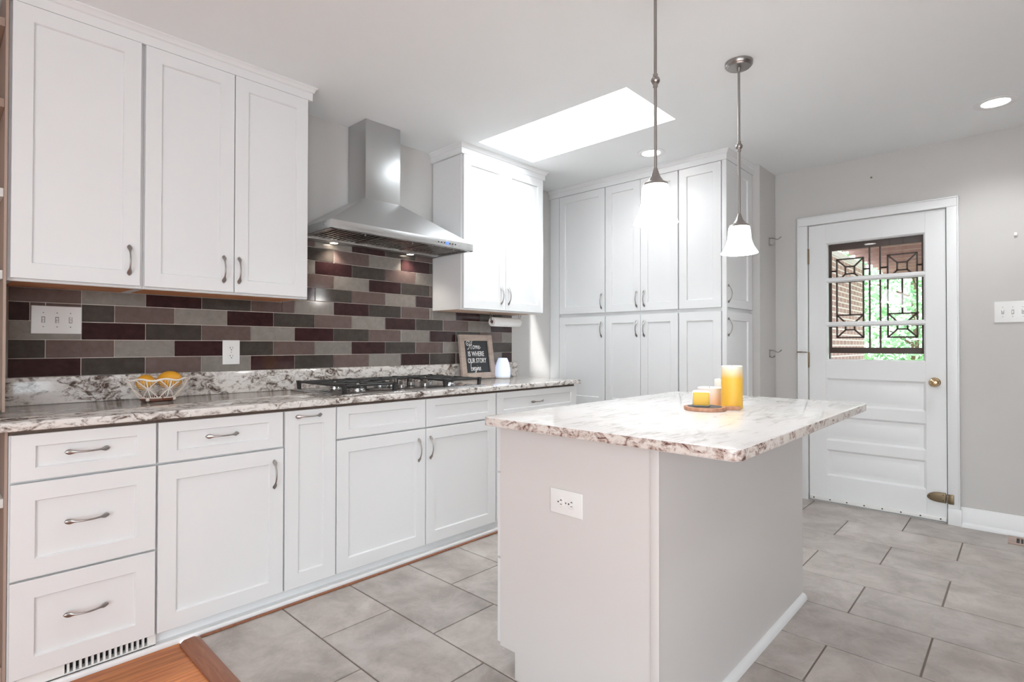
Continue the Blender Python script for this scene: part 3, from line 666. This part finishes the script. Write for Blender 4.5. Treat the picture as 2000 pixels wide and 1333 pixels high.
# ------------------------------------------------------------------ switches and outlets
def plate_box(b, w, h, d=.006): b.prism([(-w/2, -h/2), (w/2, -h/2), (w/2, h/2), (-w/2, h/2)], 0, d, bv=.003)
def outlet(name_lab, fr, w=.086, h=.127, horiz=False):
    t = thing('power_outlet', fr[0], name_lab, 'outlet', 'white duplex outlets')
    b = MB().frame(*fr)
    if horiz: plate_box(b, h, w)
    else: plate_box(b, w, h)
    b.build('cover_plate', M['plastic'], t)
    for s in (-1, 1):
        b = MB().frame(*fr)
        def P(a, c): return (c, -a) if horiz else (a, c)
        cy = s*.021
        pts = []
        for i in range(24):
            a = 2*math.pi*i/24; pts.append((max(-.0165, min(.0165, .0175*math.cos(a))), cy+max(-.014, min(.014, .0165*math.sin(a)))))
        pts = [P(*q) for q in pts]
        area2 = sum(pts[i-1][0]*pts[i][1]-pts[i][0]*pts[i-1][1] for i in range(len(pts)))
        b.prism(pts, .005, .0078, bv=.0008)
        def slot(a0, a1, c0, c1):
            p0, p1 = P(a0, cy+c0), P(a1, cy+c1); b.box(p0[0], p1[0], p0[1], p1[1], .0076, .0082, mi=1)
        slot(-.0075, -.0055, -.001, .007); slot(-.0095, -.0075, .002, .004); slot(.0055, .0073, -.001, .0065)
        q = P(0, cy-.008); b.lathe([(.0028, .0076), (.0026, .0083)], (q[0], q[1], 0), 12, 1)
        b.build('socket', [M['plastic'], M['dark']], t)
    b = MB().frame(*fr); b.lathe([(.0028, .006), (.002, .0075)], seg=12); b.build('screw', M['nickel'], t)
outlet('white upright duplex outlet on the dark tile backsplash', ((1.088, -.0085, 1.1275), (1, 0, 0), (0, 0, 1), (0, -1, 0)))
outlet('white sideways duplex outlet on the island end panel', ((JX0-.0015, -1.960, .660), (0, -1, 0), (0, 0, 1), (-1, 0, 0)), .080, .128, True)
def switch(lab, fr, w, h, n, ups):
    t = thing('light_switch', fr[0], lab, 'light switch'); b = MB().frame(*fr); plate_box(b, w, h); b.build('cover_plate', M['plastic'], t)
    for i in range(n):
        x = (i-(n-1)/2)*.046; b = MB().frame(*fr); b.box(x-.0058, x+.0058, -.0125, .0125, .0055, .0066, mi=1); b.box(x-.0045, x+.0045, -.0105, .0105, .006, .0078, .001)
        s = ups[i]; b.frame(Vector(fr[0])+Vector(fr[1])*x, fr[1], (Vector(fr[2])*math.cos(.6)+Vector(fr[3])*math.sin(.6)*s), (Vector(fr[3])*math.cos(.6)-Vector(fr[2])*math.sin(.6)*s)); b.box(-.0036, .0036, -.006, .006, .004, .0165, .001)
        b.build('toggle', [M['plastic'], M['dark']], t)
        for s in (-1, 1): b = MB().frame(*fr); b.lathe([(.0026, .006), (.002, .0072)], (x, s*.030, 0), 10); b.build('screw', M['nickel'], t)
switch('white triple toggle switch plate on the tiles at the far left', ((.372, -.0085, 1.273), (1, 0, 0), (0, 0, 1), (0, -1, 0)), .172, .119, 3, (1, 1, -1))
switch('white toggle switch plate on the wall right of the door', ((XD, -2.975, 1.378), (0, -1, 0), (0, 0, 1), (-1, 0, 0)), .172, .132, 3, (-1, 1, -1))
b = MB().frame((XD, -2.990, 1.857), (0, -1, 0), (0, 0, 1), (-1, 0, 0)); b.box(-.008, .008, -.010, .010, 0, .012, .003); tag(b.build('wall_sensor', M['plastic']), 'tiny white sensor high on the wall right of the door', 'sensor')
b = MB().frame((XD, -2.244, 2.365), (0, -1, 0), (0, 0, 1), (-1, 0, 0)); b.lathe([(.006, 0), (.006, .006), (.004, .008)], seg=12); tag(b.build('wall_screw', M['oldbrass']), 'small screw left in the wall above the door', 'screw')
# coat hooks
for z, lab in ((1.985, 'upper double metal coat hook on the wall beside the pantry'), (1.120, 'lower double metal coat hook on the wall beside the pantry')):
    b = MB().frame((4.47, YH, z), (1, 0, 0), (0, 0, 1), (0, -1, 0)); b.box(-.010, .010, -.045, .018, 0, .004, .0015)
    b.tube([(0, .008, .003), (0, .010, .020), (0, .004, .040), (0, -.006, .058), (0, .000, .072), (0, .014, .086)], [.004, .004, .0038, .0036, .0036, .005])
    b.tube([(0, -.036, .003), (0, -.044, .014), (0, -.044, .028), (0, -.032, .038)], [.004, .004, .0036, .005])
    tag(b.build('coat_hook', M['nickel']), lab, 'hook', 'coat hooks')
# floor register
t = thing('floor_register', (4.47, -3.03, 0), 'beige slotted floor register by the wall right of the door', 'vent')
b = MB(); b.box(4.40, 4.425, -3.25, -2.948, .0005, .006, .001); b.box(4.545, 4.570, -3.25, -2.948, .0005, .006, .001); b.box(4.425, 4.545, -2.985, -2.948, .0005, .006, .001); b.box(4.425, 4.545, -3.25, -3.22, .0005, .006, .001)
for i in range(14): b.box(4.425, 4.545, -3.005-i*.0155, -2.999-i*.0155, .001, .005)
b.build('grille', mat('tan_metal', (.42, .31, .26), .5), t); MB().box(4.425, 4.545, -3.22, -2.985, .0003, .0009).build('duct_opening', M['dark'], t)

# ------------------------------------------------------------------ pendants and recessed lights
def pendant(x, y, lab, ball, ctop, stop, sbot, shaderad):
    t = thing('pendant_light', (x, y, CE), lab, 'pendant light', 'pendant lights over the island')
    MB().lathe([(.062, 0), (.062, -.014), (.058, -.020), (.055, -.020), (.052, -.026), (.010, -.028), (.008, -.045), (.004, -.046)][::-1], (x, y, CE-.0005), 36).build('ceiling_canopy', M['nickel'], t)
    b = MB(); b.lathe([(.0058, ball), (.0058, CE-.045)], (x, y, 0), 14); b.lathe([(.0058, ctop), (.0058, ball)], (x, y, 0), 14); b.ball((x, y, ball), .0165); b.lathe([(.009, ball-.024), (.009, ball+.024)], (x, y, 0), 14); b.build('rod', M['nickel'], t)
    MB().lathe([(.047, stop-.006), (.044, stop+.002), (.030, stop+.010), (.017, stop+.028), (.010, ctop), (.007, ctop+.010)], (x, y, 0), 28).build('cap', M['nickel'], t)
    H = stop-sbot; R_ = shaderad
    prof = [(.030, 0), (.040, -.004), (.047, -.05*H-.003), (.050, -.25*H), (.052, -.45*H), (.057, -.62*H), (.064, -.76*H), (.074, -.89*H), (R_, -H)]
    prof = [(r_, stop+z) for r_, z in prof]; b = MB(); b.lathe(prof[::-1], (x, y, 0), 48, cap0=False, cap1=False); b.lathe([(r_-.0035, z-.001) for r_, z in prof], (x, y, 0), 48, cap0=False, cap1=False)
    b.lathe([(R_, sbot), (R_-.0035, sbot-.001)][::-1], (x, y, 0), 48, cap0=False, cap1=False)
    b.build('lamp_shade', M['glow'], t)
    bb = MB(); bb.ball((x, y, sbot+.065), .026, sc=(1, 1, 1.25)); bb.lathe([(.012, sbot+.09), (.012, stop-.004)], (x, y, 0), 14); bb.build('bulb', M['lamp'], t)
    l = bpy.data.lights.new('pendant_bulb', 'POINT'); l.energy = 2.6; l.color = (1, .96, .90); l.shadow_soft_size = .03
    o = bpy.data.objects.new('pendant_bulb', l); COL.objects.link(o); o.location = (x, y, sbot+.012)
pendant(2.646, -2.051, 'bell glass pendant light over the far end of the island', 2.114, 1.784, 1.736, 1.605, .083)
pendant(1.829, -2.053, 'bell glass pendant light over the near end of the island', 2.140, 1.807, 1.758, 1.615, .080)
def recessed(x, y, lab, vis=True, pw=6):
    t = thing('recessed_light', (x, y, CE), lab, 'ceiling light', 'recessed ceiling lights')
    MB().lathe([(.062, -.0015), (.085, -.006), (.096, -.003), (.096, -.0003)], (x, y, CE), 40, cap0=False, cap1=False).build('trim_ring', M['trim'], t)
    MB().lathe([(.062, -.0018), (.062, -.0008)], (x, y, CE), 36).build('lens', M['lamp'], t)
    l = bpy.data.lights.new('recessed_spot', 'SPOT'); l.energy = pw; l.spot_size = math.radians(140); l.spot_blend = .8; l.color = (.95, .98, 1); l.shadow_soft_size = .06
    o = bpy.data.objects.new('recessed_spot', l); COL.objects.link(o); o.location = (x, y, CE-.02)
recessed(3.478, -1.140, 'recessed ceiling light in front of the pantry', pw=5.5)
recessed(4.068, -2.918, 'recessed ceiling light above the door side wall', pw=19)
recessed(.70, -1.55, 'recessed ceiling light over the aisle near the left wall cabinets', False, 7)
recessed(1.60, -3.60, 'recessed ceiling light behind the camera side of the island', False, 12)

# ------------------------------------------------------------------ things on the wall counter
# wicker basket
BX, BY, BZ = .716, -.165, .9135
t = thing('wicker_basket', (BX, BY, BZ), 'white woven wire fruit basket with brown wooden base', 'basket')
MB().lathe([(.066, 0), (.072, .004), (.074, .020), (.070, .020)], (BX, BY, BZ), 8).build('base', M['walnut'], t)
NS = 8; H = .098
def bp(a, s):   # point on the basket side, s = 0 bottom .. 1 rim
    r_ = .078+(.124-.078)*s**.8; return Vector((BX+r_*math.cos(a), BY+r_*math.sin(a)*.9, BZ+.016+(H-.016)*s))
rim = [bp(2*math.pi*i/64, 1)+Vector((0, 0, .004*math.cos(NS*2*math.pi*i/64))) for i in range(64)]
MB().tube(rim, .0042, 8, closed=True).build('rim', M['rope'], t)
b = MB(); b.tube([bp(2*math.pi*i/48, 0) for i in range(48)], .003, 6, closed=True)
for i in range(NS):
    a0 = 2*math.pi*i/NS+.2; a1 = 2*math.pi*(i+1)/NS+.2; am = (a0+a1)/2
    b.tube([bp(a0, s/6) for s in range(7)], .0032, 6)
    for s0, s1, A, B_ in ((.5, 1, a0, am), (.5, 1, a1, am), (.5, 0, a0, am), (.5, 0, a1, am)):
        b.tube([bp(A+(B_-A)*k/5, s0+(s1-s0)*k/5) for k in range(6)], .0024, 5)
    for k in range(1, 8):
        f = k/8; sg = 1-abs(2*f-1)
        b.tube([bp(a0+(a1-a0)*f, .5+.5*sg), bp(a0+(a1-a0)*f, .97)], .0010, 4) if sg < .95 else None
        b.tube([bp(a0+(a1-a0)*f, .5-.5*sg), bp(a0+(a1-a0)*f, .02)], .0010, 4) if sg < .95 else None
    for k in range(1, 7):
        ph = k/7; A = a0+(am-a0)*ph; b.tube([bp(a0, .5), bp(a0+(am-a0)*.92, .5+.45*(ph*2-1))], .0009, 4); b.tube([bp(a1, .5), bp(a1-(a1-am)*.92, .5+.45*(ph*2-1))], .0009, 4)
b.build('lattice', M['rope'], t)
for i in range(4): a = math.pi/4+i*math.pi/2; b = MB(); b.ball((BX+.074*math.cos(a), BY+.070*math.sin(a), BZ+.008), .008); b.build('foot', M['rope'], t)
def lemon(c, r, stretch, ang, lab, tip):
    b = MB(); ca, sa = math.cos(ang), math.sin(ang); b.frame(c, (ca, sa, 0), (-sa, ca, 0), (0, 0, 1))
    prof = []
    for i in range(17):
        th = math.pi*i/16; z = -math.cos(th)*r*stretch; rr = math.sin(th)*r
        if i == 0: z -= .0
        prof.append((max(rr, .0015), z))
    vs = b.X; b.X = b.X @ Matrix.Rotation(math.radians(90), 4, 'Y'); b.lathe(prof, seg=24)
    if tip: b.lathe([(.002, -r*stretch-.010), (.007, -r*stretch-.007), (.009, -r*stretch+.003)], seg=14)
    return tag(b.build('lemon', M['lemon'], sharp=60), lab, 'fruit', 'lemons in the basket')
lemon((BX-.052, BY-.010, BZ+.083), .036, 1.12, .6, 'left lemon low in the white basket', False)
lemon((BX+.046, BY-.004, BZ+.090), .042, 1.22, -.55, 'right lemon standing higher above the basket rim', True)

# sign in a wooden frame
A0 = Vector((2.655, -.075, .9145)); tilt = math.atan2(.050, .325)
ex = Vector((1, 0, 0)); ey = Vector((0, math.sin(tilt), math.cos(tilt))); ez = Vector((0, -math.cos(tilt), math.sin(tilt)))
FW, FH, FB = .336, .330, .045
t = thing('framed_sign', A0, 'grey wood framed black sign reading Home is where our story begins', 'sign')
fr = (A0, ex, ey, ez); b = MB().frame(*fr)
b.box(0, FB, 0, FH, .0, .024, .002); b.box(FW-FB, FW, 0, FH, 0, .024, .002); b.box(FB, FW-FB, 0, FB, 0, .024, .002); b.box(FB, FW-FB, FH-FB, FH, 0, .024, .002)
b.build('wood_frame', M['framewood'], t)
b = MB().frame(*fr); b.box(FB-.004, FW-FB+.004, FB-.004, FH-FB+.004, .004, .010); bd = b.build('board', M['chalk'], t)
def stroke(b, pts, sc, ox, oy, r=.0023):
    # smooth catmull-rom through points
    P = [Vector((p[0], p[1], 0)) for p in pts]; out = []
    for i in range(len(P)-1):
        p0, p1, p2, p3 = P[max(i-1, 0)], P[i], P[i+1], P[min(i+2, len(P)-1)]
        for k in range(5):
            q = k/5; out.append(.5*((2*p1)+(-p0+p2)*q+(2*p0-5*p1+4*p2-p3)*q*q+(-p0+3*p1-3*p2+p3)*q**3))
    out.append(P[-1]); b.tube([(ox+p.x*sc, oy+p.y*sc, .0105) for p in out], r, 6, flat=.4)
b = MB().frame(*fr); sc = .047; ox, oy = .076, .226
H1 = [(.55, 1.15), (.25, 1.25), (-.05, 1.0), (.0, .6), (.3, .55), (.35, .8), (.1, .85)]
for st in (H1, [(.35, .98), (.62, 1.28), (.78, 1.15), (.60, .5), (.35, 0), (.05, -.05)], [(1.45, 1.35), (1.15, 1.15), (.95, .5), (.85, .05), (1.0, -.02)], [(.5, .62), (.8, .55), (1.15, .70)],
    [(1.55, .50), (1.35, .45), (1.22, .15), (1.40, -.02), (1.62, .18), (1.55, .50), (1.78, .40)],
    [(1.78, .40), (1.88, .46), (1.80, .0)], [(1.85, .25), (2.02, .48), (2.08, .40), (2.02, .0)], [(2.08, .25), (2.24, .48), (2.32, .40), (2.27, .05), (2.38, .02)],
    [(2.48, .22), (2.70, .28), (2.72, .45), (2.56, .46), (2.46, .18), (2.58, -.02), (2.85, .12), (2.98, .25)]): stroke(b, st, sc, ox, oy)
ox, oy = .096, .064
for st in ([(.30, 1.15), (.22, 1.3), (.10, 1.0), (.05, .1), (.20, -.02), (.42, .15), (.32, .45), (.08, .30)],
    [(.50, .22), (.72, .30), (.74, .46), (.58, .46), (.50, .18), (.62, -.02), (.86, .15)],
    [(1.12, .42), (.98, .48), (.84, .20), (.96, 0), (1.12, .20), (1.16, .45), (1.08, -.35), (.92, -.60), (.78, -.45), (1.0, -.15), (1.30, .15)],
    [(1.30, .15), (1.38, .46), (1.34, .05), (1.46, .0)], [(1.50, .46), (1.48, .0)], [(1.50, .22), (1.66, .48), (1.74, .40), (1.70, .05), (1.80, .02)],
    [(1.84, .05), (2.05, .50), (2.10, .25), (2.0, -.02), (1.86, .02)], [(1.40, .68), (1.42, .72)], [(2.28, .0), (2.30, .04)]): stroke(b, st, sc, ox, oy)
b.build('script_lettering', M['ink'], bd)
def text(body, size, loc, sx):
    c = bpy.data.curves.new('lettering', 'FONT'); c.body = body; c.size = size; c.extrude = .0006; c.offset = .0007; c.align_x = 'CENTER'; c.space_character = 1.05
    o = bpy.data.objects.new('tmp', c); COL.objects.link(o); dg = bpy.context.evaluated_depsgraph_get(); me = bpy.data.meshes.new_from_object(o.evaluated_get(dg)); bpy.data.objects.remove(o)
    Mx = Matrix(((ex.x, ey.x, ez.x, 0), (ex.y, ey.y, ez.y, 0), (ex.z, ey.z, ez.z, 0), (0, 0, 0, 1)))
    me.transform(Mx @ Matrix.Translation(Vector(loc)) @ Matrix.Diagonal((sx, 1, 1, 1)))
    o = bpy.data.objects.new('lettering', me); COL.objects.link(o); o.parent = bd; me.materials.clear(); me.materials.append(M['ink']); return o
text('IS WHERE', .052, (.162, .170, .0108), .70); text('OUR STORY', .050, (.167, .120, .0108), .66)

# aroma diffuser
t = thing('aroma_diffuser', (3.035, -.125, .9135), 'white tapered aroma diffuser glowing pale blue beside the framed sign', 'diffuser')
MB().lathe([(.052, 0), (.056, .003), (.058, .012)], (3.035, -.125, .9135), 32).build('base', M['plastic'], t)
MB().lathe([(.058, .012), (.060, .030), (.059, .060), (.054, .095), (.046, .125), (.036, .150), (.033, .154), (.012, .155), (.010, .151)], (3.035, -.125, .9135), 40, cap0=False).build('cover', M['diff'], t)
# paper towel
t = thing('paper_towel_holder', (3.02, -.16, 1.40), 'thin wire paper towel holder under the right wall cabinet', 'holder')
for x in (2.872, 3.185): b = MB(); b.tube([(x-.010, -.16, 1.404), (x-.006, -.160, 1.375), (x, -.160, 1.343)], .0022); b.tube([(x+.012, -.17, 1.404), (x+.006, -.160, 1.375), (x, -.160, 1.343)], .0022); b.build('bracket', M['nickel'], t)
MB().tube([(2.865, -.16, 1.341), (3.192, -.16, 1.341)], .004, 10).build('rod', M['card'], t)
b = MB().frame((2.880, -.16, 1.341), (0, 1, 0), (0, 0, 1), (1, 0, 0)); b.lathe([(.013, .002), (.033, 0), (.0345, .003), (.0345, .296), (.013, .298)], seg=36, cap0=False, cap1=False); b.lathe([(.0135, .298), (.0135, .002)], seg=24, mi=1, cap0=False, cap1=False)
tag(b.build('paper_towel_roll', [M['paper'], M['card']]), 'thin white paper towel roll hanging under the right wall cabinet', 'paper towel')

# ------------------------------------------------------------------ things on the island
C0 = Vector((2.098, -2.118, .9142)); Rh = Vector((R.x, R.y, 0)).normalized(); Fh = Vector((F.x, F.y, 0)).normalized()
t = thing('serving_board', C0, 'round wooden serving board with dark slate centre and short handle', 'serving board')
b = MB().frame(C0, Rh, Fh, (0, 0, 1)); pts = []
for i in range(41):
    a = math.radians(12+336*i/40); pts.append((.077*math.cos(a), .077*math.sin(a)))
pts += [(.085, -.011), (.125, -.012), (.137, -.010), (.142, 0), (.137, .010), (.125, .012), (.085, .011)]
b.prism(pts, 0, .014, bv=.002); b.build('board', M['boardwood'], t)
b = MB().frame(C0, Rh, Fh, (0, 0, 1)); b.lathe([(.064, .0141), (.064, .0152)], seg=40); b.build('slate_inlay', M['slate'], t)
def candle_block(c, yaw, sx, sy, sz, lab):
    t = thing('block_candle', c, lab, 'candle', 'candles on the island'); d = Vector((math.cos(yaw), math.sin(yaw), 0)); e_ = Vector((-math.sin(yaw), math.cos(yaw), 0))
    b = MB().frame(c, d, e_, (0, 0, 1)); b.box(-sx/2, sx/2, -sy/2, sy/2, 0, sz, .009, 0, 3); b.build('wax_body', M['wax'], t)
    b = MB().frame(c, d, e_, (0, 0, 1)); b.box(-sx/2+.003, sx/2-.003, -sy/2-.0015, -sy/2+.01, .004, sz-.004, .005, 0, 3); b.build('front_face', M['yellow'], t)
yw = math.atan2(Rh.y, Rh.x)
candle_block(C0+Rh*-.012+Fh*.004+Vector((0, 0, .0154)), yw-.33, .066, .060, .060, 'small white block candle with yellow face on the serving board')
def pillar(c, r_, h, m_, lab, wick=True):
    t = thing('pillar_candle', c, lab, 'candle', 'candles on the island')
    MB().lathe([(r_-.002, 0), (r_, .002), (r_, h-.003), (r_-.003, h), (r_-.009, h-.002), (.004, h-.006)], tuple(c), 48).build('wax_body', m_, t)
    MB().tube([c+Vector((0, 0, h-.008)), c+Vector((.001, 0, h+.002))], .001, 6).build('wick', M['dark'], t)
pillar(C0+Rh*.134+Fh*.062, .0405, .172, M['pillar'], 'tall yellow pillar candle with white top behind the board handle')
pillar(C0+Rh*.076+Fh*.150, .048, .078, M['orange'], 'short pale amber candle behind the block candle')
pillar(C0+Rh*.152+Fh*.220, .026, .108, M['wax'], 'slim white candle mostly behind the tall yellow candle')

# ------------------------------------------------------------------ outside, through the door glass
struct('ground', MB().box(4.76, 40, -20, 20, -.4, -.25), M['ground'])
struct('ground_porch', MB().box(4.75, 12, -6, -1.0, -.25, -.02), mat('porch_concrete', (.45, .42, .40), .9))
t = thing('brick_house_wing', (7.7, -.9, -.25), 'red brick house wing with white trim board left of the porch', 'building')
MB().box(4.76, 10.7, -1.1, -.7, -.25, 2.42).build('brick_wall', M['brick'], t)
MB().box(4.76, 10.72, -1.13, -.68, 2.42, 2.50, .004).build('trim_board', M['trim'], t)
t = thing('porch_roof', (8.5, -3, 2.5), 'brown timber porch roof with exposed rafters beyond the door', 'roof')
x = 5.0
while x < 12.1:
    MB().box(x, x+.045, -6, -1.14, 2.51, 2.66).build('rafter', M['rafter'], t); x += .44
b = MB(); x = 4.80
while x < 12.2: b.box(x, x+.130, -6, -1.14, 2.661, 2.68); x += .145
b.build('roof_boards', M['rafter'], t); MB().box(12.1, 12.16, -6, -1.14, 2.42, 2.66).build('fascia_beam', M['rafter'], t)
struct('trim_8', MB().box(9.3, 9.45, -5, -2.15, -.02, .72), M['trim'])
def tree(x, y, h, rad, n, lab, seed):
    t = thing('leafy_tree', (x, y, -.25), lab, 'tree', 'green trees beyond the porch'); r = random.Random(seed)
    b = MB(); b.tube([(x, y, -.26), (x+.05, y, h*.4), (x-.03, y+.05, h*.8)], [.09, .07, .03], 8)
    for k in range(7): a = r.random()*6.28; z = h*(.25+.08*k); b.tube([(x, y, z), (x+math.cos(a)*rad*.35, y+math.sin(a)*rad*.35, z+.35), (x+math.cos(a)*rad*.7, y+math.sin(a)*rad*.7, z+.5)], [.03, .02, .01], 5)
    b.build('trunk', M['bark'], t)
    vs = []; fs = []
    for k in range(n):
        while True:
            q = Vector((r.uniform(-1, 1), r.uniform(-1, 1), r.uniform(-1, 1)))
            if .35 < q.length < 1: break
        c = Vector((x+q.x*rad, y+q.y*rad, h*.5+q.z*h*.56)); d = Vector((r.gauss(0, 1), r.gauss(0, 1), r.gauss(0, 1)-.3)).normalized(); e_ = d.cross(Vector((r.gauss(0, 1), r.gauss(0, 1), r.gauss(0, 1)))).normalized(); s = r.uniform(.05, .10)
        nn = d.cross(e_)*s*.12; j = len(vs); vs += [c-d*s, c+e_*s*.5+nn, c+d*s*.2+e_*s*.42+nn, c+d*s, c+d*s*.2-e_*s*.42+nn, c-e_*s*.5+nn]; fs.append((j, j+1, j+2, j+3, j+4, j+5))
    b = MB(); b.add(vs, fs); b.build('foliage', M['leafd'], t, sharp=180)
tree(15.6, -1.2, 4.6, 1.9, 7000, 'leafy green tree seen at the left of the door glass', 1)
tree(14.6, -5.1, 4.6, 1.9, 7000, 'leafy green tree seen at the right of the door glass', 2)
tree(20.5, -3.2, 6.0, 2.6, 7000, 'tall leafy tree behind the two nearer trees', 3)
